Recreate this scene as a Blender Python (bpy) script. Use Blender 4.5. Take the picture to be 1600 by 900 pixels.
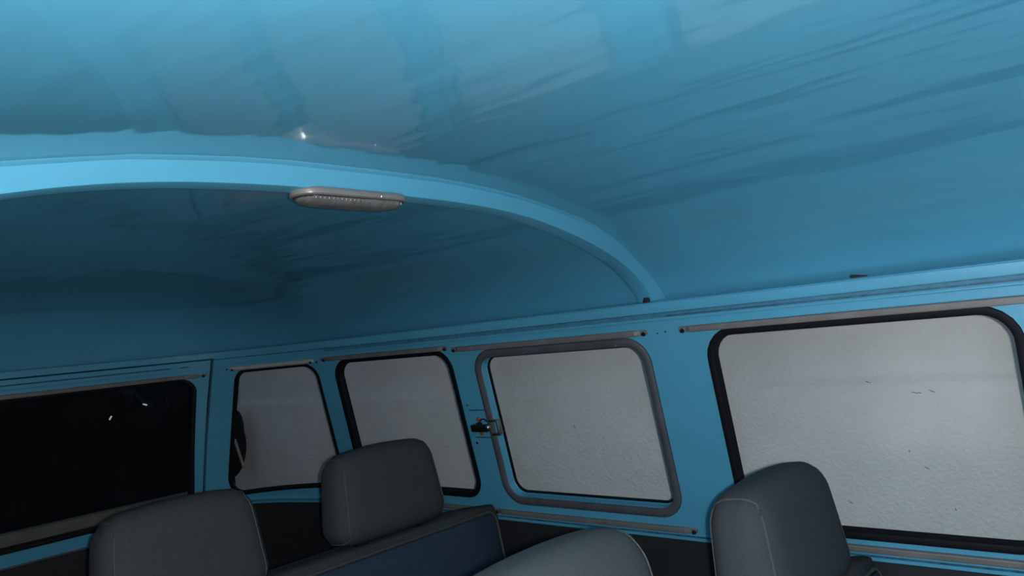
import bpy, bmesh, math, random
from mathutils import Vector, Matrix
from mathutils.geometry import delaunay_2d_cdt

for o in list(bpy.data.objects):
    bpy.data.objects.remove(o, do_unlink=True)
scene = bpy.context.scene
COL = scene.collection
PI = math.pi
random.seed(7)

# ------------------------------------------------------------------ camera
cam_d = bpy.data.cameras.new('camera')
cam = bpy.data.objects.new('camera', cam_d); COL.objects.link(cam)
cam_d.sensor_width = 36.0
cam_d.lens = 27.0
cam_d.clip_start = 0.01
FW = Vector((0.755141, 0.652958, 0.058377)).normalized()
UPV = Vector((0.0, 0.0, 1.0))
RT0 = FW.cross(UPV).normalized(); UP0 = RT0.cross(FW).normalized()
ROLL = math.atan2(0.10066955, 0.99320583)      # world up leans left in the picture
RT = (RT0 * math.cos(ROLL) - UP0 * math.sin(ROLL)).normalized()
UPC = RT.cross(FW).normalized()
cam.matrix_world = Matrix(((RT.x, UPC.x, -FW.x, 0), (RT.y, UPC.y, -FW.y, 0), (RT.z, UPC.z, -FW.z, 0), (0, 0, 0, 1)))
scene.camera = cam

# ------------------------------------------------------------------ world, flash, exposure
w = bpy.data.worlds.new('world'); scene.world = w; w.use_nodes = True
w.node_tree.nodes['Background'].inputs[0].default_value = (0.48, 0.72, 1.0, 1)
w.node_tree.nodes['Background'].inputs[1].default_value = 0.085
fl_d = bpy.data.lights.new('phone_flash', 'POINT')          # the phone's own flash beside its lens
fl_d.energy = 54.0; fl_d.color = (1.0, 0.985, 0.97); fl_d.shadow_soft_size = 0.006
fl = bpy.data.objects.new('phone_flash', fl_d); COL.objects.link(fl)
fl.location = RT * 0.020 + UPC * (0.003) - FW * 0.012
dd = bpy.data.lights.new('door_fill', 'AREA'); dd.energy = 20.0; dd.color = (0.90, 0.97, 1.0); dd.shape = 'RECTANGLE'; dd.size = 0.9; dd.size_y = 0.9
dl = bpy.data.objects.new('door_fill', dd); COL.objects.link(dl)      # added fill low beside the side door, brightens the near ceiling and roof bow
dl.location = (-0.55, 0.0, -1.0); dl.rotation_euler = (Vector((0.35, 0.5, 0.25)) - Vector(dl.location)).to_track_quat('-Z', 'Y').to_euler()
vs = scene.view_settings
vs.view_transform = 'Standard'; vs.look = 'None'; vs.gamma = 1.0; vs.exposure = 0.0
vs.use_curve_mapping = False

# ------------------------------------------------------------------ materials
def mat(name, col, rough=0.5, metal=0.0, coat=0.0, spec=0.5, var=0.0, vscale=8.0, bump=0.0, bscale=30.0, stretch=(1, 1, 1), coat_rough=0.05, bdist=0.01, detail=4.0):
    m = bpy.data.materials.new(name); m.use_nodes = True
    nt = m.node_tree; b = nt.nodes['Principled BSDF']
    b.inputs['Base Color'].default_value = (*col, 1); b.inputs['Roughness'].default_value = rough
    b.inputs['Metallic'].default_value = metal; b.inputs['Coat Weight'].default_value = coat
    b.inputs['Coat Roughness'].default_value = coat_rough
    b.inputs['Specular IOR Level'].default_value = spec
    tc = nt.nodes.new('ShaderNodeTexCoord'); mp = nt.nodes.new('ShaderNodeMapping')
    mp.inputs['Scale'].default_value = stretch
    nt.links.new(tc.outputs['Object'], mp.inputs['Vector'])
    if var > 0:
        n = nt.nodes.new('ShaderNodeTexNoise'); n.inputs['Scale'].default_value = vscale; n.inputs['Detail'].default_value = detail
        nt.links.new(mp.outputs[0], n.inputs['Vector'])
        r = nt.nodes.new('ShaderNodeValToRGB')
        r.color_ramp.elements[0].position = 0.3; r.color_ramp.elements[1].position = 0.7
        r.color_ramp.elements[0].color = (*[c * (1 - var) for c in col], 1)
        r.color_ramp.elements[1].color = (*[min(1, c * (1 + var)) for c in col], 1)
        nt.links.new(n.outputs[0], r.inputs[0]); nt.links.new(r.outputs[0], b.inputs['Base Color'])
    if bump > 0:
        n2 = nt.nodes.new('ShaderNodeTexNoise'); n2.inputs['Scale'].default_value = bscale; n2.inputs['Detail'].default_value = detail
        nt.links.new(mp.outputs[0], n2.inputs['Vector'])
        bp = nt.nodes.new('ShaderNodeBump'); bp.inputs['Strength'].default_value = bump; bp.inputs['Distance'].default_value = bdist
        nt.links.new(n2.outputs[0], bp.inputs['Height'])
        nt.links.new(bp.outputs[0], b.inputs['Normal'])
        if coat > 0: nt.links.new(bp.outputs[0], b.inputs['Coat Normal'])
    return m

BLUE = (0.066, 0.275, 0.41)
M = {}
M['paint'] = mat('blue_enamel_paint', BLUE, rough=0.48, coat=0.35, coat_rough=0.16, var=0.05, vscale=5, bump=0.10, bscale=60, bdist=0.002)
M['roof'] = mat('blue_enamel_roof', BLUE, rough=0.42, coat=1.0, coat_rough=0.06, var=0.05, vscale=3, bump=0.42, bscale=5.0, stretch=(2.2, 0.55, 1.0), bdist=0.006, detail=2.0)
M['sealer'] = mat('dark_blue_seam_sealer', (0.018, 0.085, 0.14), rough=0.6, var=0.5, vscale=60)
M['groove_shade_dirt'] = mat('dull_blue_groove_shade_dirt', (0.036, 0.155, 0.24), rough=0.6, var=0.2, vscale=40)
M['rubber'] = mat('black_rubber', (0.004, 0.0045, 0.007), rough=0.6, spec=0.15, bump=0.1, bscale=200, bdist=0.001)
M['grey_rubber'] = mat('grey_weathered_rubber', (0.055, 0.055, 0.066), rough=0.6, var=0.25, vscale=14)
M['alu'] = mat('dull_aluminium', (0.145, 0.133, 0.128), rough=0.55, metal=0.15, var=0.15, vscale=20)
M['bright_alu'] = mat('bright_aluminium', (0.50, 0.49, 0.48), rough=0.30, metal=0.35, var=0.1, vscale=20)
M['gloss'] = mat('glossy_blue_enamel', BLUE, rough=0.22, coat=1.0, coat_rough=0.06)
M['chrome'] = mat('chrome', (0.75, 0.75, 0.76), rough=0.12, metal=1.0)
M['bezel'] = mat('aged_silver_plastic', (0.30, 0.275, 0.26), rough=0.28, metal=0.5, var=0.1, vscale=30)
M['lens'] = mat('ribbed_lamp_lens', (0.10, 0.096, 0.092), rough=0.22, spec=0.6, var=0.25, vscale=60, stretch=(3, 1, 0.3))
M['lensrim'] = mat('dark_lamp_rim', (0.035, 0.03, 0.03), rough=0.4)
M['fabric'] = mat('charcoal_seat_cloth', (0.032, 0.034, 0.0365), rough=0.85, spec=0.25, var=0.12, vscale=260, bump=0.35, bscale=700, bdist=0.001)
M['fabric_blue'] = mat('dark_blue_seat_cloth', (0.018, 0.032, 0.05), rough=0.85, spec=0.25, var=0.12, vscale=220, bump=0.3, bscale=600, bdist=0.001)
M['piping'] = mat('grey_piping', (0.042, 0.043, 0.043), rough=0.75)
M['vinyl'] = mat('dark_vinyl_panel', (0.014, 0.015, 0.017), rough=0.6, var=0.15, vscale=40, bump=0.2, bscale=250, bdist=0.001)
M['plastic'] = mat('black_plastic', (0.006, 0.006, 0.007), rough=0.35)
M['rust'] = mat('rusty_steel', (0.20, 0.075, 0.035), rough=0.7, var=0.5, vscale=90)
M['hole'] = mat('dark_screw_hole', (0.006, 0.006, 0.007), rough=0.8)
M['steel'] = mat('steel', (0.35, 0.35, 0.36), rough=0.35, metal=1.0)
M['mat_floor'] = mat('ribbed_rubber_mat', (0.02, 0.02, 0.021), rough=0.8, var=0.2, vscale=12)
M['ground'] = mat('garage_concrete', (0.10, 0.095, 0.085), rough=0.9, var=0.25, vscale=4)
M['concrete'] = mat('pale_concrete', (0.16, 0.155, 0.13), rough=0.9, var=0.2, vscale=14, bump=0.3, bscale=60)
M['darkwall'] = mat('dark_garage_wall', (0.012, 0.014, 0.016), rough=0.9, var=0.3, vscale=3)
M['black_cloth'] = mat('black_cloth', (0.006, 0.006, 0.008), rough=0.9)
M['wood'] = mat('pale_wood', (0.42, 0.36, 0.29), rough=0.7, var=0.2, vscale=30, stretch=(1, 1, 0.1))

def plaster():
    m = mat('white_rough_plaster', (0.93, 0.91, 0.89), rough=0.9, var=0.04, vscale=7)
    nt = m.node_tree; b = nt.nodes['Principled BSDF']
    tc = nt.nodes.new('ShaderNodeTexCoord')
    a = nt.nodes.new('ShaderNodeTexNoise'); a.inputs['Scale'].default_value = 95; a.inputs['Detail'].default_value = 5
    c = nt.nodes.new('ShaderNodeTexNoise'); c.inputs['Scale'].default_value = 9; c.inputs['Detail'].default_value = 3
    ad = nt.nodes.new('ShaderNodeMath'); ad.operation = 'ADD'
    nt.links.new(tc.outputs['Object'], a.inputs['Vector']); nt.links.new(tc.outputs['Object'], c.inputs['Vector'])
    nt.links.new(a.outputs[0], ad.inputs[0]); nt.links.new(c.outputs[0], ad.inputs[1])
    bp = nt.nodes.new('ShaderNodeBump'); bp.inputs['Strength'].default_value = 0.6; bp.inputs['Distance'].default_value = 0.006
    nt.links.new(ad.outputs[0], bp.inputs['Height']); nt.links.new(bp.outputs[0], b.inputs['Normal'])
    return m
M['plaster'] = plaster()

def glass(name, tint):
    m = bpy.data.materials.new(name); m.use_nodes = True; nt = m.node_tree
    for n in list(nt.nodes):
        if n.type == 'BSDF_PRINCIPLED': nt.nodes.remove(n)
    out = [n for n in nt.nodes if n.type == 'OUTPUT_MATERIAL'][0]
    t = nt.nodes.new('ShaderNodeBsdfTransparent'); t.inputs[0].default_value = (*tint, 1)
    g = nt.nodes.new('ShaderNodeBsdfGlossy'); g.inputs['Roughness'].default_value = 0.015
    f = nt.nodes.new('ShaderNodeFresnel'); f.inputs[0].default_value = 1.62
    mx = nt.nodes.new('ShaderNodeMixShader')
    gm = nt.nodes.new('ShaderNodeNewGeometry')                 # thin pane: only the entry face reflects
    sb = nt.nodes.new('ShaderNodeMath'); sb.operation = 'SUBTRACT'; sb.inputs[0].default_value = 1.0; sb.use_clamp = True
    ml = nt.nodes.new('ShaderNodeMath'); ml.operation = 'MULTIPLY'
    nt.links.new(gm.outputs['Backfacing'], sb.inputs[1]); nt.links.new(f.outputs[0], ml.inputs[0]); nt.links.new(sb.outputs[0], ml.inputs[1])
    nt.links.new(ml.outputs[0], mx.inputs[0]); nt.links.new(t.outputs[0], mx.inputs[1]); nt.links.new(g.outputs[0], mx.inputs[2])
    nt.links.new(mx.outputs[0], out.inputs[0])
    return m
M['glass'] = glass('window_glass', (0.95, 0.96, 0.96))

# ------------------------------------------------------------------ object helpers
def tag(o, label=None, cat=None, group=None, kind=None):
    if label: o['label'] = label
    if cat: o['category'] = cat
    if group: o['group'] = group
    if kind: o['kind'] = kind
    return o

def empty(name, loc=(0, 0, 0), parent=None):
    o = bpy.data.objects.new(name, None); COL.objects.link(o); o.location = loc; o.empty_display_size = 0.05
    if parent: o.parent = parent
    return o

def finish(name, bm, m, parent=None, smooth=True, angle=40):
    bmesh.ops.remove_doubles(bm, verts=bm.verts, dist=1e-5)
    bmesh.ops.recalc_face_normals(bm, faces=bm.faces)
    for f in bm.faces: f.smooth = smooth
    if smooth:
        for e in bm.edges:
            if len(e.link_faces) == 2 and e.calc_face_angle(0) > math.radians(angle): e.smooth = False
    me = bpy.data.meshes.new(name); bm.to_mesh(me); bm.free()
    me.materials.append(M[m] if isinstance(m, str) else m)
    o = bpy.data.objects.new(name, me); COL.objects.link(o)
    if parent: o.parent = parent
    return o

def box(bm, c, s, rot=None):
    r = bmesh.ops.create_cube(bm, size=1.0)
    mt = Matrix.Translation(c) @ (rot.to_4x4() if rot else Matrix.Identity(4)) @ Matrix.Diagonal((*s, 1))
    bmesh.ops.transform(bm, matrix=mt, verts=r['verts'])
    return r['verts']

def bevel(bm, w, seg=2):
    bmesh.ops.bevel(bm, geom=list(bm.edges), offset=w, segments=seg, affect='EDGES', profile=0.5)

def cyl(bm, p, q, r, seg=12, r2=None):
    p = Vector(p); q = Vector(q); d = q - p
    res = bmesh.ops.create_cone(bm, cap_ends=True, segments=seg, radius1=r, radius2=r if r2 is None else r2, depth=d.length)
    mt = Matrix.Translation((p + q) / 2) @ d.to_track_quat('Z', 'Y').to_matrix().to_4x4()
    bmesh.ops.transform(bm, matrix=mt, verts=res['verts'])

def tube(bm, pts, r, seg=6, closed=False):
    pts = [Vector(p) for p in pts]; n = len(pts); rings = []
    for i, p in enumerate(pts):
        a = pts[(i - 1) % n] if closed or i > 0 else p
        b = pts[(i + 1) % n] if closed or i < n - 1 else p
        t = (b - a).normalized()
        ref = Vector((0, 0, 1)) if abs(t.z) < 0.9 else Vector((1, 0, 0))
        s = t.cross(ref).normalized(); v = s.cross(t)
        rings.append([bm.verts.new(p + s * (r * math.cos(2 * PI * k / seg)) + v * (r * math.sin(2 * PI * k / seg))) for k in range(seg)])
    for i in range(n if closed else n - 1):
        A = rings[i]; B = rings[(i + 1) % n]
        for k in range(seg): bm.faces.new((A[k], A[(k + 1) % seg], B[(k + 1) % seg], B[k]))
    if not closed:
        bm.faces.new(rings[0]); bm.faces.new(rings[-1])

# ------------------------------------------------------------------ the van body as a surface: u runs along the side and round the corner, z is height
CX = 0.72; U0 = 2.0; LC = 0.78; AC = 0.28
def side_x(z): return 1.5 - 0.2035 * z
def rear_y(z): return 2.64 - 0.16 * z
def body0(u, z):
    xs = side_x(z); yr = rear_y(z)
    if u <= U0: return Vector((xs, u, z))
    if u <= U0 + LC:
        th = (u - U0) / LC * PI / 2
        return Vector((xs - AC + AC * math.cos(th), U0 + (yr - U0) * math.sin(th), z))
    return Vector((xs - AC - (u - U0 - LC), yr, z))
def body(u, z, n=0.0, left=False):
    """point on the inner skin, n metres towards the cabin"""
    p = body0(u, z)
    if n:
        du = body0(u + 1e-4, z) - body0(u - 1e-4, z); dz = body0(u, z + 1e-4) - body0(u, z - 1e-4)
        nn = du.cross(dz).normalized()
        if nn.x > 0 or (abs(nn.x) < 1e-6 and nn.y > 0): nn = -nn
        p = p + nn * n
    if left: p.x = 2 * CX - p.x
    return p
def u_at_x(x, z):
    lo, hi = U0, 4.5
    for _ in range(40):
        m_ = (lo + hi) / 2
        if body0(m_, z).x > x: lo = m_
        else: hi = m_
    return lo

def round_quad(c, r, seg=7):
    """c: four corners (u,z) in order; returns a loop with rounded corners"""
    out = []
    for i in range(4):
        P = Vector(c[i]); A = Vector(c[i - 1]); B = Vector(c[(i + 1) % 4])
        a = (A - P).normalized(); b = (B - P).normalized()
        ang = a.angle(b); t = r / math.tan(ang / 2)
        p0 = P + a * t; p1 = P + b * t
        cen = P + (a + b).normalized() * (r / math.sin(ang / 2))
        v0 = p0 - cen; v1 = p1 - cen
        for k in range(seg + 1):
            f = k / seg
            v = (v0 * (1 - f) + v1 * f); v = v.normalized() * r
            out.append(cen + v)
        # straight part subdivided so that it follows the curved body
        nxt = Vector(c[(i + 1) % 4])
        c2 = (Vector(c[(i + 2) % 4]) - nxt).normalized(); ang2 = (-b).angle(c2)
        t2 = r / math.tan(ang2 / 2); q = nxt - b * t2
        L = (q - p1).length; ns = max(1, int(L / 0.03))
        for k in range(1, ns): out.append(p1 + (q - p1) * (k / ns))
    return out

def inset_quad(c, d):
    cen = sum((Vector(p) for p in c), Vector((0, 0))) / 4
    lines = []
    for i in range(4):
        A = Vector(c[i]); B = Vector(c[(i + 1) % 4]); t = (B - A).normalized(); nrm = Vector((-t.y, t.x))
        if nrm.dot(cen - A) < 0: nrm = -nrm
        lines.append((A + nrm * d, t))
    out = []
    for i in range(4):
        (p, t), (q, s) = lines[i - 1], lines[i]
        den = t.x * s.y - t.y * s.x; k = ((q.x - p.x) * s.y - (q.y - p.y) * s.x) / den
        out.append(p + t * k)
    return out

def inside(pt, loop):
    x, y = pt; r = False; j = len(loop) - 1
    for i in range(len(loop)):
        xi, yi = loop[i]; xj, yj = loop[j]
        if (yi > y) != (yj > y) and x < (xj - xi) * (y - yi) / (yj - yi) + xi: r = not r
        j = i
    return r

def panel(name, outer, holes, m, fn, thick=0.03, n0=0.0, step=0.07, parent=None):
    """a sheet with holes laid on the body by fn(u, z, n); it has real thickness outwards"""
    vs_, es = [], []
    def add_loop(lp):
        s = len(vs_); vs_.extend(Vector(p) for p in lp)
        es.extend((s + i, s + (i + 1) % len(lp)) for i in range(len(lp)))
    def dense(lp):
        o = []
        for i in range(len(lp)):
            a = Vector(lp[i]); b = Vector(lp[(i + 1) % len(lp)]); k = max(1, int((b - a).length / step))
            o += [a + (b - a) * (j / k) for j in range(k)]
        return o
    OL = dense(outer); add_loop(OL)
    for h in holes: add_loop(h)
    us = [p.x for p in OL]; zs = [p.y for p in OL]
    x = min(us) + step / 2
    allb = [p for p in vs_]
    while x < max(us):
        z = min(zs) + step / 2
        while z < max(zs):
            if inside((x, z), OL) and not any(inside((x, z), h) for h in holes) and min((p - Vector((x, z))).length for p in allb) > step * 0.3:
                vs_.append(Vector((x, z)))
            z += step
        x += step
    V, E_, F, *_ = delaunay_2d_cdt(vs_, es, [], 0, 1e-6)
    bm = bmesh.new()
    inn = [bm.verts.new(fn(p.x, p.y, n0)) for p in V]
    out = [bm.verts.new(fn(p.x, p.y, n0 - thick)) for p in V]
    cnt = {}
    for f in F:
        c = (V[f[0]] + V[f[1]] + V[f[2]]) / 3
        if not inside(c, OL) or any(inside(c, h) for h in holes): continue
        bm.faces.new([inn[i] for i in f]); bm.faces.new([out[i] for i in reversed(f)])
        for k in range(3):
            a, b = f[k], f[(k + 1) % 3]
            if (b, a) in cnt: del cnt[(b, a)]
            else: cnt[(a, b)] = 1
    for a, b in cnt: bm.faces.new((inn[b], inn[a], out[a], out[b]))
    for v in [v for v in bm.verts if not v.link_faces]: bm.verts.remove(v)
    return finish(name, bm, m, parent)

def ring(name, stack, m, fn, parent, closed_section=True):
    """stack: list of (loop, n); loops have equal length; swept closed ring"""
    bm = bmesh.new(); rows = [[bm.verts.new(fn(p[0], p[1], n)) for p in lp] for lp, n in stack]
    k = len(rows); N = len(rows[0])
    for i in range(k if closed_section else k - 1):
        A = rows[i]; B = rows[(i + 1) % k]
        for j in range(N): bm.faces.new((A[j], A[(j + 1) % N], B[(j + 1) % N], B[j]))
    return finish(name, bm, m, parent)

def sweep(name, sec, u0, u1, m, fn, parent=None, step=0.05, zf=None, taper=None):
    """closed cross-section sec [(n,z)] swept along u"""
    bm = bmesh.new(); N = max(2, int(abs(u1 - u0) / step) + 1); rows = []
    for i in range(N + 1):
        u = u0 + (u1 - u0) * i / N; k = taper(u) if taper else 1.0; dz = zf(u) if zf else 0
        rows.append([bm.verts.new(fn(u, z + dz, n * k)) for n, z in sec])
    S = len(sec)
    for i in range(N):
        for j in range(S): bm.faces.new((rows[i][j], rows[i][(j + 1) % S], rows[i + 1][(j + 1) % S], rows[i + 1][j]))
    bm.faces.new(rows[0]); bm.faces.new(rows[-1])
    return finish(name, bm, m, parent)

R = lambda u, z, n=0.0: body(u, z, n)
L = lambda u, z, n=0.0: body(u, z, n, True)
ZF = -1.25            # van floor
XSEAM = 1.342         # edge of the tailgate
ZTOP = 0.036

# ------------------------------------------------------------------ windows: corner lists in (u, z)
def rect(u0, u1, z0, z1): return [(u0, z1), (u1, z1), (u1, z0), (u0, z0)]
W = {
    'window_1': rect(0.207, 0.776, -0.473, -0.037),
    'window_2': rect(0.918, 1.474, -0.468, -0.037),
    'window_3': rect(1.562, 2.076, -0.458, -0.029),
}
W['window_4'] = [(2.146, -0.034), (u_at_x(1.394, -0.036) , -0.036), (u_at_x(1.412, -0.486), -0.486), (2.136, -0.456)]
XR = 1.302
# the back panel is laid out by x instead of u: v = CX - x  (mirrored freely)
def back_pt(v, z, n=0.0):
    x = CX + abs(v)
    u = u_at_x(x, z) if x < side_x(z) else U0
    p = body(u, z, n, v < 0)
    return p
W['window_5'] = [(-(XR - CX), -0.047), (XR - CX, -0.047), (XR - CX, -0.500), (-(XR - CX), -0.500)]

# ------------------------------------------------------------------ walls
def seam_u(z): return u_at_x(XSEAM, z)
def right_outer():
    o = [(-1.35, ZTOP), (1.9, ZTOP), (seam_u(ZTOP), ZTOP)]
    for k in range(1, 13):
        z = ZTOP + (ZF - ZTOP) * k / 12; o.append((seam_u(z), z))
    o.append((-1.35, ZF))
    return o
RAD = {'window_1': 0.062, 'window_2': 0.062, 'window_3': 0.058, 'window_4': 0.052, 'window_5': 0.05}
def hole(w, d=0.0, seg=7):
    return [Vector(p) for p in round_quad(inset_quad(W[w], d), max(0.012, RAD[w] - d), seg)]

wall_r = panel('wall_right', right_outer(), [hole('window_1'), hole('window_2', 0.0215), hole('window_3'), hole('window_4')], 'paint', R)
tag(wall_r, 'blue painted metal side wall with four windows and rounded rear corner', 'wall', kind='structure')
door = [Vector(p) for p in round_quad(rect(-0.80, 0.52, -1.20, 0.006), 0.06)]
wall_l = panel('wall_left', right_outer(), [door, hole('window_2', 0.0215), hole('window_3'), hole('window_4')], 'paint', L)
tag(wall_l, 'blue painted side wall with the open loading door beside the camera', 'wall', kind='structure')
HB = XSEAM - 0.006 - CX
wall_b = panel('wall_back', [(-HB, 0.012), (HB, 0.012), (HB, -1.15), (-HB, -1.15)], [hole('window_5')], 'paint', back_pt)
tag(wall_b, 'blue painted metal tailgate with one wide dark window', 'wall', kind='structure')
hd = panel('tailgate_header', [(-HB - 0.006, ZTOP), (HB + 0.006, ZTOP), (HB + 0.006, 0.017), (-HB - 0.006, 0.017)], [], 'paint', back_pt, parent=wall_b)
panel('tailgate_gap', [(-HB - 0.01, 0.03), (HB + 0.01, 0.03), (HB + 0.01, -1.2), (-HB - 0.01, -1.2)], [[Vector(p) for p in round_quad(inset_quad(W['window_5'], -0.03), 0.07)]], 'sealer', back_pt, thick=0.004, n0=-0.033, parent=wall_b)
# pressed beads of the tailgate header
for z in (-0.004, -0.017):
    bm = bmesh.new(); tube(bm, [back_pt(HB * (1 - 2 * k / 80) * 0.985, z, 0.0008) for k in range(81)], 0.0022, 6)
    finish('header_bead', bm, 'sealer' if z > -0.01 else 'paint', wall_b)

# trim panels under the windows
def trim_outer(u0, ue):
    return [(u0, -0.519), (U0, -0.519)] + [(u_at_x(ue, -0.519), -0.519), (u_at_x(ue, -0.8), -0.8), (u_at_x(ue, -1.2), -1.2)] + [(u0, -1.2)]
t = panel('trim_panel', trim_outer(-1.3, XSEAM + 0.02), [], 'vinyl', R, thick=0.006, n0=0.008, parent=wall_r); t['label'] = 'dark vinyl trim panel below the windows'
panel('trim_panel', trim_outer(0.55, XSEAM + 0.02), [], 'vinyl', L, thick=0.006, n0=0.008, parent=wall_l)
t = panel('trim_panel', [(-HB + .02, -0.551), (HB - .02, -0.551), (HB - .02, -1.12), (-HB + .02, -1.12)], [], 'vinyl', back_pt, thick=0.006, n0=0.008, parent=wall_b)
sec = [(0.0, -0.531), (0.005, -0.531), (0.007, -0.535), (0.005, -0.539), (0.0, -0.539)]
bm = bmesh.new(); tube(bm, [back_pt((HB - .01) * (1 - 2 * k / 40), -0.545, 0.009) for k in range(41)], 0.004, 6); finish('trim_edge', bm, 'grey_rubber', wall_b)

# ledge under the roof, sealer line, seam strip coloured for shade and dirt, lower lip along both side walls
taper = lambda u: 1.0 if u < 1.85 else max(0.12, 1 - (u - 1.85) / 0.4)
ledge_sec = [(-0.04, 0.031), (0.000, 0.0345), (0.004, 0.0350), (0.0062, 0.0335), (0.0105, 0.0165), (0.0095, 0.0140), (0.004, 0.0130), (-0.02, 0.0130)]
sealer_sec = [(-0.005, 0.0105), (0.0015, 0.0105), (0.0015, -0.002), (-0.005, -0.002)]
for fn, wl in ((R, wall_r), (L, wall_l)):
    sweep('roof_ledge', ledge_sec, -1.35, seam_u(0.02), 'paint', fn, wl, taper=taper)
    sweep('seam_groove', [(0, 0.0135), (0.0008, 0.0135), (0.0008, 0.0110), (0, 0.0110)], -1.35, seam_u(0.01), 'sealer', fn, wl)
    sweep('seam_channel', [(0, 0.0110), (0.0006, 0.0110), (0.0006, 0.0010), (0, 0.0010)], -1.35, 2.1, 'groove_shade_dirt', fn, wl)  # flat strip with the seam's shade and dirt put into its colour
    sweep('lower_lip', [(0, -0.0005), (0.003, -0.0005), (0.004, -0.003), (0.003, -0.0055), (0, -0.0055)], -1.35, seam_u(0.0), 'paint', fn, wl)
    sweep('sill_bead', [(0, -0.508), (0.002, -0.508), (0.002, -0.5115), (0, -0.5115)], -1.3, 2.55, 'sealer', fn, wl)
    sweep('sill_roll', [(0, -0.492), (0.005, -0.494), (0.0085, -0.499), (0.0085, -0.505), (0.005, -0.510), (0, -0.512)], 2.10, 2.60, 'gloss', fn, wl)
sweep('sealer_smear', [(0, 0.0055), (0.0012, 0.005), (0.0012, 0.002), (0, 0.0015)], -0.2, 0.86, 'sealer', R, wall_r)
# vertical jamb bead at the tailgate edge
bm = bmesh.new(); tube(bm, [body(seam_u(z), z, 0.0) for z in [0.012 - 0.05 * k for k in range(24)]], 0.003, 6); finish('jamb_bead', bm, 'sealer', wall_r)
bm = bmesh.new(); tube(bm, [body(u_at_x(1.372, z), z, -0.0005) for z in [0.0 - 0.05 * k for k in range(10)]], 0.002, 6); finish('jamb_crease', bm, 'paint', wall_r)
# pressed pocket around the window catch
for z in (-0.203, -0.281):
    sweep('pressed_crease', [(0, z + .002), (0.0012, z + .001), (0.0012, z - .001), (0, z - .002)], 1.476, 1.536, 'sealer', R, wall_r, step=0.02)
bm = bmesh.new(); box(bm, (0, 0, 0), (0.001, 0.001, 0.001)); bm.free()
def disc(name, u, z, r, m, parent, n0=0.0005, n1=0.0015, fn=R, seg=10, squash=1.0):
    bm = bmesh.new(); p = fn(u, z, n0); q = fn(u, z, n1); cyl(bm, p, q, r, seg); return finish(name, bm, m, parent)
for u, z, r in ((1.536, -0.297, 0.004), (1.538, -0.188, 0.0025), (0.868, -0.031, 0.0018), (0.888, -0.033, 0.0018), (2.139, -0.030, 0.004), (2.12, -0.021, 0.003), (2.50, -0.026, 0.003)):
    disc('screw_hole', u, z, r, 'hole', wall_r)

# ------------------------------------------------------------------ front bulkhead and floor
bm = bmesh.new()
fl_o = bmesh.ops.create_grid(bm, x_segments=1, y_segments=1, size=1.0)
bmesh.ops.transform(bm, matrix=Matrix.Translation((CX, 0.75, ZF - 0.03)) @ Matrix.Diagonal((1.02, 2.12, 1, 1)), verts=fl_o['verts'])
bm.free()
bm = bmesh.new(); box(bm, (CX, 0.72, ZF - 0.02), (2.02, 4.14, 0.04)); f = finish('floor', bm, 'mat_floor', smooth=False)
tag(f, 'dark rubber covered van floor', 'floor', kind='structure')

# ------------------------------------------------------------------ roof
ROOF = [(0.0, .2615), (.13, .2605), (.33, .2475), (.42, .234), (.57, .205), (.66, .171), (.72, .140), (.77, .107), (.81, .073), (.84, .040), (.86, .015)]
def curve(tab, r):
    """smooth monotone interpolation of a table"""
    r = abs(r)
    if r >= tab[-1][0]: return tab[-1][1]
    n = len(tab)
    for i in range(n - 1):
        if tab[i][0] <= r <= tab[i + 1][0]: break
    x0, y0 = tab[i]; x1, y1 = tab[i + 1]; h = x1 - x0
    def slope(k):
        if k == 0: return 0.0
        if k == n - 1: return (tab[k][1] - tab[k - 1][1]) / (tab[k][0] - tab[k - 1][0])
        a = (tab[k][1] - tab[k - 1][1]) / (tab[k][0] - tab[k - 1][0]); b = (tab[k + 1][1] - tab[k][1]) / (tab[k + 1][0] - tab[k][0])
        return 0 if a * b <= 0 else 2 * a * b / (a + b)
    t_ = (r - x0) / h; m0, m1 = slope(i) * h, slope(i + 1) * h
    return (2 * t_**3 - 3 * t_**2 + 1) * y0 + (t_**3 - 2 * t_**2 + t_) * m0 + (-2 * t_**3 + 3 * t_**2) * y1 + (t_**3 - t_**2) * m1
SP0, SP1 = -1.35, 2.0
us = [-1.35 + 0.07 * k for k in range(48)] + [2.0 + 0.04 * k for k in range(20)]
uend = U0 + LC + (side_x(0.03) - AC - CX)
us += [U0 + LC + (uend - U0 - LC) * k / 8 for k in range(9)]
outline = [body(u, 0.03, -0.085 + 0.012) for u in us]
off = (CX + 0.86) - outline[0].x
outline = [body(u, 0.03, -0.073 - off) if False else p for u, p in zip(us, outline)]
ks = [0, .08, .16, .24, .32, .40, .48, .55, .62, .68, .74, .79, .83, .865, .895, .92, .94, .96, .975, .985, .992, 1.0]
bm = bmesh.new(); rows = []
full = outline + [Vector((2 * CX - p.x, p.y, p.z)) for p in reversed(outline)]
for p in full:
    T = Vector((CX, min(max(p.y, SP0), SP1), 0)); row = []
    dv = Vector((p.x, p.y, 0)) - T; pw = 1.0 + 1.6 * (dv.y / dv.length) ** 2        # the rear end drops more steeply
    for k in ks:
        q = T + (Vector((p.x, p.y, 0)) - T) * k
        q.z = curve(ROOF, 0.86 * k ** pw); row.append(bm.verts.new(q))
    rows.append(row)
for A, B in zip(rows, rows[1:]):
    for j in range(len(ks) - 1):
        try: bm.faces.new((A[j], A[j + 1], B[j + 1], B[j]))
        except ValueError: pass
bmesh.ops.remove_doubles(bm, verts=bm.verts, dist=1e-4)
bmesh.ops.dissolve_degenerate(bm, dist=1e-5, edges=bm.edges)
roof = finish('ceiling', bm, 'roof', angle=80)
tag(roof, 'glossy blue painted curved metal roof lining', 'ceiling', kind='structure')

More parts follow.
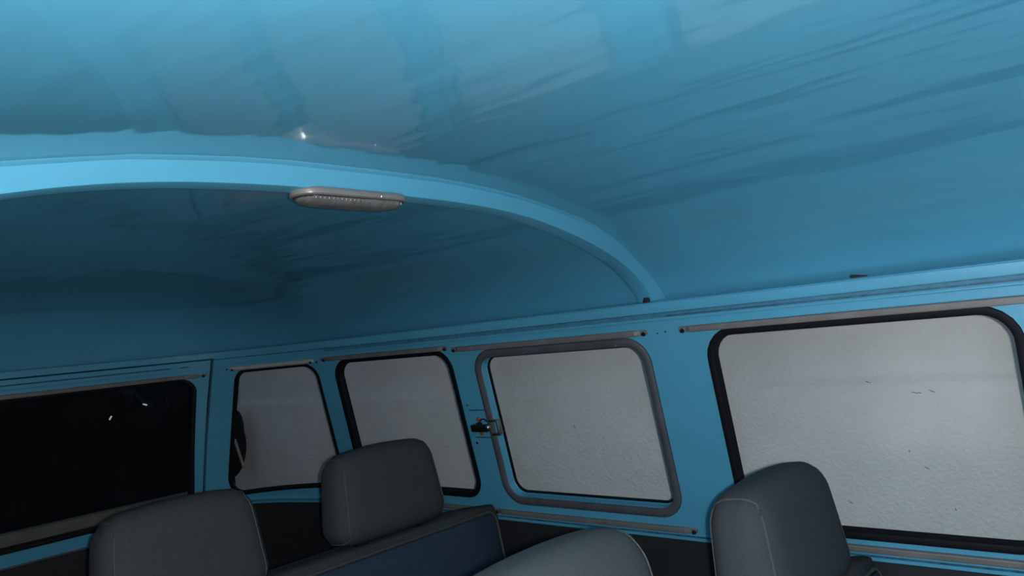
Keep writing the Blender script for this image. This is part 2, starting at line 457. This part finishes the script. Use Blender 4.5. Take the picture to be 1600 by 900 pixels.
# front end wall closing the cabin behind the camera: an arch-topped bulkhead with a windscreen opening
def front_fn(x, z, n=0.0): return Vector((x, -1.352 + n, z))
fo = [(CX + 0.84, 0.03)] + [(CX + 0.84 * math.cos(PI * k / 24), curve(ROOF, 0.86 * math.cos(PI * k / 24)) ) for k in range(1, 24)] + [(CX - 0.84, 0.03), (CX - 1.03, ZF), (CX + 1.03, ZF)]
fh = [Vector(p) for p in round_quad([(CX - 0.68, 0.0), (CX + 0.68, 0.0), (CX + 0.72, -0.50), (CX - 0.72, -0.50)], 0.08)]
wf = panel('wall_front', fo, [fh], 'paint', front_fn, thick=0.02)
tag(wf, 'blue painted front end of the van behind the camera', 'wall', kind='structure')

# ------------------------------------------------------------------ roof bow (cross rib)
BOT = [(0.0, .2295), (.13, .2282), (.25, .2235), (.33, .2165), (.40, .2065), (.48, .190), (.56, .169), (.64, .142), (.70, .115), (.745, .086), (.78, .055), (.802, .028)]
TOPB = [(0.0, .258), (.13, .257), (.33, .244), (.42, .230), (.57, .2005), (.65, .169), (.71, .139), (.755, .109), (.795, .073), (.825, .035)]
def bow_curve(tab, off=0.0, N=72):
    """points of the curve by equal steps along it, both halves"""
    fine = [(tab[-1][0] * i / 400, curve(tab, tab[-1][0] * i / 400)) for i in range(401)]
    d = [0]
    for a, b in zip(fine, fine[1:]): d.append(d[-1] + math.hypot(b[0] - a[0], b[1] - a[1]))
    half = []
    for k in range(N // 2 + 1):
        s = d[-1] * k / (N // 2); i = max(j for j in range(401) if d[j] <= s + 1e-9); i = min(i, 399)
        f_ = (s - d[i]) / max(1e-9, d[i + 1] - d[i]); half.append((fine[i][0] + (fine[i + 1][0] - fine[i][0]) * f_, fine[i][1] + (fine[i + 1][1] - fine[i][1]) * f_))
    return [(-r, z) for r, z in reversed(half[1:])] + half
bot = bow_curve(BOT); top = bow_curve(TOPB); rf = bow_curve([(r * 0.998, z + 0.002) for r, z in ROOF])
def mix(a, b, k): return [(p[0] + (q[0] - p[0]) * k, p[1] + (q[1] - p[1]) * k) for p, q in zip(a, b)]
YB = 0.895
section = [(rf, YB - 0.020), (mix(rf, top, 0.5), YB - 0.0185), (mix(rf, top, 0.75), YB - 0.0165), (top, YB - 0.0145), (mix(top, bot, 0.06), YB - 0.0115), (mix(top, bot, 0.12), YB - 0.0105),
           (mix(top, bot, 0.88), YB - 0.003), (mix(top, bot, 0.96), YB - 0.0015), (bot, YB + 0.003), (bot, YB + 0.034), (mix(top, bot, 0.92), YB + 0.038), (mix(rf, bot, 0.1), YB + 0.044), (rf, YB + 0.060)]
bm = bmesh.new(); rows = [[bm.verts.new((CX + r, y, z)) for r, z in c] for c, y in section]
for A, B in zip(rows, rows[1:]):
    for j in range(len(A) - 1): bm.faces.new((A[j], A[j + 1], B[j + 1], B[j]))
bow = finish('roof_bow', bm, 'paint', roof, angle=28); bow['label'] = 'bright blue arched roof cross member'
bm = bmesh.new(); tube(bm, [(CX + r, YB + 0.056, z) for r, z in mix(rf, bot, 0.06)], 0.0022, 6); finish('bow_seam', bm, 'sealer', roof)
bm = bmesh.new(); box(bm, (1.508, YB + 0.012, 0.047), (0.008, 0.016, 0.024), Matrix.Rotation(0.5, 3, 'Y')); bevel(bm, 0.003); finish('drain_slot', bm, 'hole', roof)
bm = bmesh.new(); box(bm, (1.512, 0.45, 0.0385), (0.012, 0.032, 0.009), Matrix.Rotation(0.15, 3, 'X')); bevel(bm, 0.003); tp = finish('rubber_scrap', bm, 'hole')
tag(tp, 'small dark rubber scrap on the roof ledge above the big window', 'scrap')

# ------------------------------------------------------------------ window builders
def pane(w, d, n, fn, parent, th=0.004):
    lp = hole(w, d)
    us_ = [p.x for p in lp]; zs_ = [p.y for p in lp]
    return panel('pane', lp, [], 'glass', fn, thick=th, n0=n, step=0.06 if w in ('window_4', 'window_5') else 0.25, parent=parent)

def fixed_window(w, fn, label, face=0.0125, depth=0.011, name=None, lip=0.004):
    c = sum((Vector(p) for p in W[w]), Vector((0, 0))) / 4
    e = empty(name or w, fn(c.x, min(p[1] for p in W[w]), 0))
    tag(e, label, 'window', kind='structure')
    inv = e.location.copy()
    sh = lambda u, z, n=0.0: fn(u, z, n) - inv
    st = [(hole(w, -0.004), 0.0005), (hole(w, -0.003), lip), (hole(w, face * 0.45), lip + 0.0015), (hole(w, face * 0.9), lip - 0.001), (hole(w, face), lip - 0.005), (hole(w, face), -depth),
          (hole(w, face + 0.001), -depth - 0.006), (hole(w, -0.004), -depth - 0.008), (hole(w, -0.004), -0.0)]
    st[-1] = (hole(w, 0.0005), -depth)
    ring('rubber_seal', [s for s in st[:7]] + [(hole(w, 0.0015), -depth - 0.006), (hole(w, 0.0015), -0.001)], 'rubber', sh, e)
    pane(w, face - 0.003, -depth - 0.0005, sh, e)
    return e

fixed_window('window_1', R, 'largest window in front, black rubber seal, white plaster wall right behind it')
fixed_window('window_3', R, 'black sealed side window between the catch pillar and the curved corner window')
fixed_window('window_4', R, 'narrow curved corner window left of the rear headrest', face=0.007, depth=0.008, lip=0.003)
fixed_window('window_5', back_pt, 'wide dark rear window in the tailgate', face=0.010, depth=0.012)

def vent_window(fn, name, label):
    w = 'window_2'; c = sum((Vector(p) for p in W[w]), Vector((0, 0))) / 4
    e = empty(name, fn(c.x, -0.468, 0)); tag(e, label, 'window', kind='structure'); inv = e.location.copy()
    sh = lambda u, z, n=0.0: fn(u, z, n) - inv
    s = ring('rubber_seal', [(hole(w, 0.0), 0.0003), (hole(w, 0.001), 0.005), (hole(w, 0.006), 0.0075), (hole(w, 0.014), 0.0075), (hole(w, 0.0195), 0.005), (hole(w, 0.0215), 0.0005)], 'grey_rubber', sh, e)
    s['label'] = 'grey weathered rubber seal'
    ring('vent_frame', [(hole(w, 0.0195), -0.0235), (hole(w, 0.0195), -0.030), (hole(w, 0.0240), -0.030), (hole(w, 0.0240), -0.022), (hole(w, 0.0225), -0.0205), (hole(w, 0.0218), -0.002), (hole(w, 0.0212), -0.002)], 'paint', sh, e)
    ring('glass_bead', [(hole(w, 0.0235), -0.024), (hole(w, 0.0238), -0.0215), (hole(w, 0.0280), -0.0225), (hole(w, 0.0285), -0.028), (hole(w, 0.0235), -0.031)], 'rubber', sh, e)
    pane(w, 0.0245, -0.025, sh, e)
    # splice and rivet marks on the seal
    disc('seal_stud', 1.0, -0.0505, 0.0025, 'alu', e, 0.0075, 0.009, fn=sh)
    return e
vent_window(R, 'window_2', 'hinged vent window with grey rubber seal and black catch')
for w, nm, lb in (('window_3', 'window_6', 'side window on the door side near the tailgate'), ('window_4', 'window_7', 'curved corner window on the door side')):
    fixed_window(w, L, lb, name=nm, face=0.010, depth=0.012)
vent_window(L, 'window_8', 'hinged vent window on the door side')
e9 = empty('window_9', (CX, -1.36, -0.5)); tag(e9, 'windscreen of the van behind the camera', 'window', kind='structure')
panel('pane', [p.copy() for p in fh], [], 'glass', lambda x, z, n=0.0: front_fn(x, z, n) - Vector((CX, -1.36, -0.5)), thick=0.005, n0=-0.008, step=0.5, parent=e9)

# ------------------------------------------------------------------ window catch
base = body(1.512, -0.247, 0)
e = empty('window_catch', base)
tag(e, 'black lever catch with chrome knob on the vent window pillar', 'catch')
CT = lambda u, z, n: body(u, z, n) - base
def cbox(name, u0, u1, z0, z1, n0, n1, m, bev=0.0015, parent=e):
    bm = bmesh.new(); P = [bm.verts.new(CT(u, z, n)) for n in (n0, n1) for z in (z0, z1) for u in (u0, u1)]
    for q in ((0, 1, 3, 2), (4, 6, 7, 5), (0, 4, 5, 1), (2, 3, 7, 6), (0, 2, 6, 4), (1, 5, 7, 3)): bm.faces.new([P[i] for i in q])
    bmesh.ops.recalc_face_normals(bm, faces=bm.faces)
    bevel(bm, bev, 2); return finish(name, bm, m, parent)
cbox('mounting_plate', 1.500, 1.512, -0.274, -0.222, 0.0005, 0.004, 'rust')
cbox('lever', 1.462, 1.524, -0.258, -0.238, 0.010, 0.024, 'plastic', 0.003)
cbox('hinge_block', 1.494, 1.512, -0.260, -0.236, 0.003, 0.014, 'plastic', 0.002)
cbox('catch_plate', 1.430, 1.434, -0.268, -0.228, -0.004, 0.014, 'steel', 0.001)
cbox('catch_arm', 1.432, 1.462, -0.272, -0.266, 0.0, 0.010, 'steel', 0.001)
cbox('catch_arm', 1.432, 1.462, -0.234, -0.228, 0.0, 0.010, 'steel', 0.001)
bm = bmesh.new(); bmesh.ops.create_uvsphere(bm, u_segments=14, v_segments=8, radius=0.0075, matrix=Matrix.Translation(CT(1.458, -0.244, 0.022))); k = finish('knob', bm, 'chrome', e); k['label'] = 'chrome knob'
bm = bmesh.new(); tube(bm, [CT(1.480 + 0.012 * math.cos(a), -0.232 + 0.008 * math.sin(a), 0.012) for a in [PI * i / 8 for i in range(9)]], 0.002, 6); finish('spring_wire', bm, 'plastic', e)
for z in (-0.269, -0.227):
    bm = bmesh.new(); cyl(bm, CT(1.506, z, 0.004), CT(1.506, z, 0.008), 0.004, 10); finish('screw', bm, 'rust', e)

# ------------------------------------------------------------------ curtain rails
def rail(label, u0, u1, z, fn=R, h=0.0125, zf=None, step=0.03, screws=(True, True), name='curtain_rail', group=None, m='alu', bulge=0.0015):
    p0 = fn((u0 + u1) / 2, z, 0)
    e = empty(name, p0); tag(e, label, 'curtain rail', group or 'curtain rails of the windows')
    sh = lambda u, zz, n=0.0: fn(u, zz, n) - p0
    a, b = min(u0, u1), max(u0, u1)
    hh = h / 2
    bm = bmesh.new(); N = max(4, int((b - a) / step)); rows = []
    stops = [a, a + 0.006, a + 0.018] + [a + 0.03 + (b - a - 0.06) * i / N for i in range(N + 1)] + [b - 0.018, b - 0.006, b]
    for u in stops:
        end = min(u - a, b - u); k = 0.65 if end < 0.003 else 1.0
        st = 0.002 if end < 0.02 else 0.008         # the ends are bent flat on to the wall
        dz = zf(u) if zf else 0
        secn = [(0.0004, -hh * k), (st, -hh * k), (st + bulge * 0.75, -hh * k * 0.85 + bulge * 0.35), (st + bulge, 0), (st + bulge * 0.75, hh * k * 0.85 - bulge * 0.35), (st, hh * k), (0.0004, hh * k)]
        rows.append([bm.verts.new(sh(u, z + dz + q, n)) for n, q in secn])
    S = 7
    for A, B in zip(rows, rows[1:]):
        for j in range(S): bm.faces.new((A[j], A[(j + 1) % S], B[(j + 1) % S], B[j]))
    bm.faces.new(rows[0]); bm.faces.new(rows[-1])
    finish('rail_strip', bm, m, e, angle=25 if bulge < 0.003 else 70)
    for u, s in ((a + 0.009, screws[0]), (b - 0.009, screws[1])):
        if not s: continue
        bm = bmesh.new(); zz = z + (zf(u) if zf else 0) - 0.003
        cyl(bm, sh(u, zz, 0.003), sh(u, zz, 0.0075), 0.0055, 12, 0.004); finish('screw', bm, 'plastic', e)
    return e
rail('grey metal curtain rail above the largest window', 0.150, 0.834, -0.0285)
rail('grey metal curtain rail above the vent window with the catch', 0.914, 1.546, -0.0285)
rail('grey metal curtain rail above the window beside the curved corner window', 1.562, 2.118, -0.0225)
rail('curved shiny curtain rail bent over the corner window', 2.150, 2.485, -0.025, step=0.015, m='bright_alu', bulge=0.005, h=0.014)
rail('long curtain rail over the rear window', -(XR - CX) - 0.02, (XR - CX) + 0.028, -0.037, fn=back_pt)
rail('grey curtain rail below the vent window with the catch', 0.896, 1.530, -0.494)
rail('grey curtain rail below the largest window', 0.10, 0.80, -0.494)
rail('short visible curtain rail below the window behind the rear headrest', 1.60, 2.09, -0.494)

# ------------------------------------------------------------------ dome lamp under the roof bow
lx, ly, lz = CX - 0.008, YB + 0.020, 0.229
lamp = empty('dome_lamp', (lx, ly, lz)); tag(lamp, 'oblong silver dome lamp with ribbed lens under the roof bow', 'lamp')
def stadium(hw, hd, seg=10):
    p = []
    for i in range(seg + 1):
        a = -PI / 2 + PI * i / seg; p.append((hw - hd + hd * math.cos(a), hd * math.sin(a)))
    for i in range(seg + 1):
        a = PI / 2 + PI * i / seg; p.append((-hw + hd + hd * math.cos(a), hd * math.sin(a)))
    return p
def loft(name, rings_, m, parent, cap=True, angle=40):
    bm = bmesh.new(); rows = [[bm.verts.new((x, y, z)) for x, y in lp] for lp, z in rings_]; N = len(rows[0])
    for A, B in zip(rows, rows[1:]):
        for j in range(N): bm.faces.new((A[j], A[(j + 1) % N], B[(j + 1) % N], B[j]))
    if cap: bm.faces.new(rows[0]); bm.faces.new(rows[-1])
    return finish(name, bm, m, parent, angle=angle)
HW, HD = 0.100, 0.030
loft('bezel', [(stadium(HW - .004, HD - .004), 0.003), (stadium(HW - .001, HD - .001), 0.0005), (stadium(HW, HD), -0.002), (stadium(HW, HD), -0.0068), (stadium(HW - .003, HD - .003), -0.0085)], 'bezel', lamp)
loft('lens_rim', [(stadium(HW - .003, HD - .003), -0.0082), (stadium(HW - .006, HD - .006), -0.0105), (stadium(HW - .009, HD - .0075), -0.012)], 'lensrim', lamp)
# ribbed lens
bm = bmesh.new(); rows = []
base_st = stadium(HW - .006, HD - .005, 16)
for z, s in ((-0.0088, 1.0), (-0.0125, 0.97), (-0.0158, 0.88), (-0.0182, 0.74), (-0.0198, 0.55), (-0.0207, 0.32), (-0.021, 0.05)):
    rows.append([bm.verts.new((x * (0.35 + 0.65 * s) if s < 1 else x, y * s + (0.0008 * math.sin(x * 900) if s > 0.4 else 0), z)) for x, y in base_st])
for A, B in zip(rows, rows[1:]):
    for j in range(len(A)): bm.faces.new((A[j], A[(j + 1) % len(A)], B[(j + 1) % len(A)], B[j]))
bm.faces.new(rows[-1]); finish('lens', bm, 'lens', lamp, angle=70)
for i in range(22):
    bm = bmesh.new(); x = -0.078 + 0.156 * i / 21
    box(bm, (x, -0.0228, -0.0120), (0.0028, 0.0035, 0.0055)); bevel(bm, 0.001, 1); finish('lens_rib', bm, 'lens', lamp)
bm = bmesh.new(); box(bm, (0.034, -HD - 0.0005, -0.0048), (0.003, 0.003, 0.007)); bevel(bm, 0.001, 1); c = finish('switch_clip', bm, 'steel', lamp); c['label'] = 'bright metal clip'

# ------------------------------------------------------------------ bench seats
def rounded(hx, hy, hz, r, n=8, shape=None):
    """rounded box as a bmesh, centred; shape(p) post-deforms"""
    bm = bmesh.new(); bmesh.ops.create_cube(bm, size=2.0)
    bmesh.ops.subdivide_edges(bm, edges=list(bm.edges), cuts=n, use_grid_fill=True)
    for v in bm.verts: v.co = rpoint(v.co, hx, hy, hz, r, shape)
    return bm
def rpoint(p, hx, hy, hz, r, shape=None):
    h = Vector((hx, hy, hz)); c = Vector((max(h.x - r, 0), max(h.y - r, 0), max(h.z - r, 0)))
    q = Vector((p[0] * h.x, p[1] * h.y, p[2] * h.z))
    # spread samples into the rounded zone
    q = Vector((math.copysign(h.x * (abs(p[0]) ** 0.75), p[0]) if p[0] else 0, math.copysign(h.y * (abs(p[1]) ** 0.9), p[1]) if p[1] else 0, math.copysign(h.z * (abs(p[2]) ** 0.75), p[2]) if p[2] else 0))
    k = Vector((max(-c.x, min(c.x, q.x)), max(-c.y, min(c.y, q.y)), max(-c.z, min(c.z, q.z))))
    d = q - k
    o = k + (d.normalized() * r if d.length > 1e-9 else d)
    return shape(o) if shape else o
HR = dict(hx=0.172, hy=0.058, hz=0.099, r=0.048)
def hr_shape(p):
    t_ = (p.z + 0.099) / 0.198
    q = p.copy(); q.x *= 1.0 - 0.13 * t_; 
    q.z += 0.012 * (1 - (p.x / 0.172) ** 2) * (1 if p.z > 0 else -0.3)
    q.y += -0.010 * (1 - (p.x / 0.172) ** 2) if p.y < 0 else 0.0
    q.y *= 1.0 - 0.22 * t_
    return q
def make_bench(label, loc, labels, zt=0.795):
    root = empty('bench_seat', loc); tag(root, label, 'bench seat', 'bench seats of the van')
    lean = Matrix.Rotation(-0.16, 4, 'X')
    # local frame: x across, y backwards, origin on the floor below the backrest
    def bk(p): 
        q = Vector(p); q.y += 0.0; return q
    bh = 0.30
    bm = rounded(0.785, 0.075, bh, 0.032, 10)
    bmesh.ops.transform(bm, matrix=Matrix.Translation((0, 0.045, zt - bh)) @ lean, verts=bm.verts)
    back = finish('backrest', bm, 'fabric', root, angle=80); back['label'] = 'charcoal cloth backrest with piping'
    bm = rounded(0.755, 0.012, bh - 0.028, 0.011, 10)
    bmesh.ops.transform(bm, matrix=Matrix.Translation((0, 0.045, zt - bh)) @ lean @ Matrix.Translation((0, -0.068, 0.0)), verts=bm.verts)
    ins = finish('backrest_insert', bm, 'fabric_blue', back, angle=80); ins['label'] = 'dark blue cloth panel'
    bm = bmesh.new(); hx, hz = 0.760, bh - 0.0235
    lp = [Vector((p[0], -0.0745, p[1])) for p in [(q.x, q.y) for q in round_quad([(-hx, hz), (hx, hz), (hx, -hz), (-hx, -hz)], 0.03)]]
    tube(bm, [(Matrix.Translation((0, 0.045, zt - bh)) @ lean) @ p for p in lp], 0.0028, 6, True); finish('piping', bm, 'piping', back)
    bm = rounded(0.78, 0.25, 0.075, 0.05, 8); bmesh.ops.transform(bm, matrix=Matrix.Translation((0, -0.30, 0.36)) @ Matrix.Rotation(-0.08, 4, 'X'), verts=bm.verts); finish('seat_cushion', bm, 'fabric', root, angle=80)
    bm = bmesh.new(); box(bm, (0, -0.28, 0.26), (1.50, 0.42, 0.05)); bevel(bm, 0.008); finish('seat_frame', bm, 'plastic', root)
    for sx in (-1, 1):
        for sy in (-0.45, -0.12):
            bm = bmesh.new(); box(bm, (sx * 0.68, sy, 0.12), (0.04, 0.04, 0.24)); bevel(bm, 0.004); finish('leg', bm, 'plastic', root)
    for (hxp, dz, lb) in labels:
        mt = Matrix.Translation((hxp, 0.062, zt + 0.110 + dz)) @ Matrix.Rotation(-0.10, 4, 'X')
        bm = rounded(**HR, n=12, shape=hr_shape); bmesh.ops.transform(bm, matrix=mt, verts=bm.verts)
        h = finish('headrest', bm, 'fabric', root, angle=80); h['label'] = lb
        for sx in (-1, 1):
            loop = []
            for i in range(56):
                a = 2 * PI * i / 56; ca, sa = math.cos(a), math.sin(a); k = max(abs(ca), abs(sa))
                loop.append(mt @ rpoint((sx * 0.865, ca / k, sa / k), **HR, shape=hr_shape))
            bm = bmesh.new(); tube(bm, loop, 0.0016, 6, True); finish('seam_piping', bm, 'piping', h)
            bm = bmesh.new(); cyl(bm, (hxp + sx * 0.085, 0.055, zt - 0.03), (hxp + sx * 0.085, 0.058, zt + 0.06), 0.006, 10); finish('post', bm, 'steel', h)
            bm = rounded(0.020, 0.014, 0.009, 0.007, 3); bmesh.ops.transform(bm, matrix=Matrix.Translation((hxp + sx * 0.085, 0.052, zt + 0.006)), verts=bm.verts); finish('post_guide', bm, 'plastic', h)
    return root
make_bench('rear bench seat with dark blue backrest under the corner window', (0.765, 1.445, ZF), [(-0.56, 0, 'headrest on the door side'), (-0.075, -0.018, 'grey headrest in front of the tailgate pillar'), (0.425, 0, 'grey headrest in front of the side window')])
make_bench('middle bench seat with headrest against the largest window', (0.765, 0.470, ZF), [(-0.56, 0, 'headrest on the door side'), (-0.14, 0.036, 'pale lit top of the middle headrest'), (0.445, 0, 'large grey headrest in front of the big window')], zt=0.765)

# ------------------------------------------------------------------ outside the van
XW = 2.05
bm = bmesh.new()
prof = [(0.0, -1.75), (0.0, -0.235), (0.001, -0.226), (0.006, -0.218), (0.014, -0.208), (0.018, -0.200), (0.020, -0.190), (0.020, 1.6)]
ys = [-2.2 + 0.1 * i for i in range(61)]
rows = [[bm.verts.new((XW + x + 0.0015 * math.sin(y * 7 + 1), y, z + 0.004 * math.sin(y * 3.1) * (1 if -0.24 < z < -0.18 else 0))) for x, z in prof] for y in ys]
for A, B in zip(rows, rows[1:]):
    for j in range(len(prof) - 1): bm.faces.new((A[j], A[j + 1], B[j + 1], B[j]))
ow = finish('wall_outside', bm, 'plaster', angle=80)
ow.modifiers.new('thickness', 'SOLIDIFY').thickness = 0.15; ow.modifiers['thickness'].offset = 1.0
tag(ow, 'rough white plastered wall close outside the side windows', 'wall', kind='structure')
bm = bmesh.new(); box(bm, (0.5, 2.0, -1.80), (9.0, 12.0, 0.1)); g = finish('ground', bm, 'ground', smooth=False); tag(g, 'grey concrete ground outside the van', 'ground', kind='structure')
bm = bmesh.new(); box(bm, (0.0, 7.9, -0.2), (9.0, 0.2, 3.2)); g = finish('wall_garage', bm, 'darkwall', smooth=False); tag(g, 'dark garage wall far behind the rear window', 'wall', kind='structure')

# ledge behind the tailgate, seen through the foot of the rear window
bm = bmesh.new(); box(bm, (0.36, 3.19, -1.14), (2.6, 0.05, 1.24)); bevel(bm, 0.006)
g = finish('concrete_ledge', bm, 'concrete'); tag(g, 'low thin concrete wall seen along the foot of the rear window', 'ledge')


# small chips and cracks in the plaster
for y, z, ln, an in ((0.62, -0.215, 0.016, 0.3), (0.512, -0.243, 0.022, 0.12), (0.478, -0.240, 0.012, 0.5), (0.545, -0.385, 0.006, 1.2), (0.51, -0.425, 0.010, 0.5), (0.46, -0.52, 0.006, 1.3), (0.70, -0.52, 0.010, 0.6), (1.56, -0.33, 0.012, 1.3), (2.52, -0.40, 0.02, 0.2), (2.40, -0.43, 0.012, 0.4)):
    bm = bmesh.new(); tube(bm, [(XW - 0.0015 + (0.006 if z > -0.22 else 0), y + ln * (k - 2) / 4 * math.cos(an), z + ln * (k - 2) / 4 * math.sin(an) + 0.0012 * math.sin(k * 2.3)) for k in range(5)], 0.0008, 5)
    finish('plaster_crack', bm, 'darkwall', ow)
# two added glowing rods stand in for glints in the rear window glass
M['glint_glow'] = bpy.data.materials.new('white_glint_glow'); M['glint_glow'].use_nodes = True
_b = M['glint_glow'].node_tree.nodes['Principled BSDF']; _b.inputs['Emission Color'].default_value = (1, 0.98, 0.93, 1); _b.inputs['Emission Strength'].default_value = 0.35
for x, z, an, lb in ((2.979, -0.416, 1.0, 'small added glowing rod for a rear window glint, lower left of two'), (3.307, -0.334, -0.4, 'small added glowing rod for a rear window glint, right of two')):
    e = empty('rear_glint', (x, 7.8, z)); tag(e, lb, 'glint', 'added glints at the far garage wall')
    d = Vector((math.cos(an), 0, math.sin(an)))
    bm = bmesh.new(); cyl(bm, d * -0.020 + Vector((0, -0.05, 0)), d * 0.020 + Vector((0, -0.05, 0)), 0.007, 10); finish('glint_rod', bm, 'glint_glow', e)
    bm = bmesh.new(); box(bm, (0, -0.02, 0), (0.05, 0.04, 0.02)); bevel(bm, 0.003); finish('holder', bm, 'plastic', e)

# black bundle and pale stick beside the end of the plaster wall, seen through the corner window
bm = bmesh.new(); bmesh.ops.create_uvsphere(bm, u_segments=20, v_segments=14, radius=1.0)
for v in bm.verts:
    k = 1 + 0.10 * math.sin(3 * v.co.z + 2 * v.co.y) + 0.06 * math.sin(7 * v.co.y + 5 * v.co.z)
    v.co = Vector((v.co.x * 0.075 * k, v.co.y * 0.115 * k, v.co.z * 0.165 * k))
bmesh.ops.transform(bm, matrix=Matrix.Translation((1.955, 3.655, -0.405)), verts=bm.verts)
b = finish('bundle', bm, 'black_cloth'); tag(b, 'black rounded bundle behind the left edge of the corner window', 'bundle')
bm = bmesh.new(); tube(bm, [(1.90, 3.60, -0.22), (1.83, 3.40, -0.34), (1.80, 3.31, -0.355), (1.75, 3.16, -0.464)][2:], 0.006, 8)
b = finish('stick', bm, 'wood'); tag(b, 'short pale stick slanting in front of the black bundle', 'stick')

bpy.context.view_layer.update()
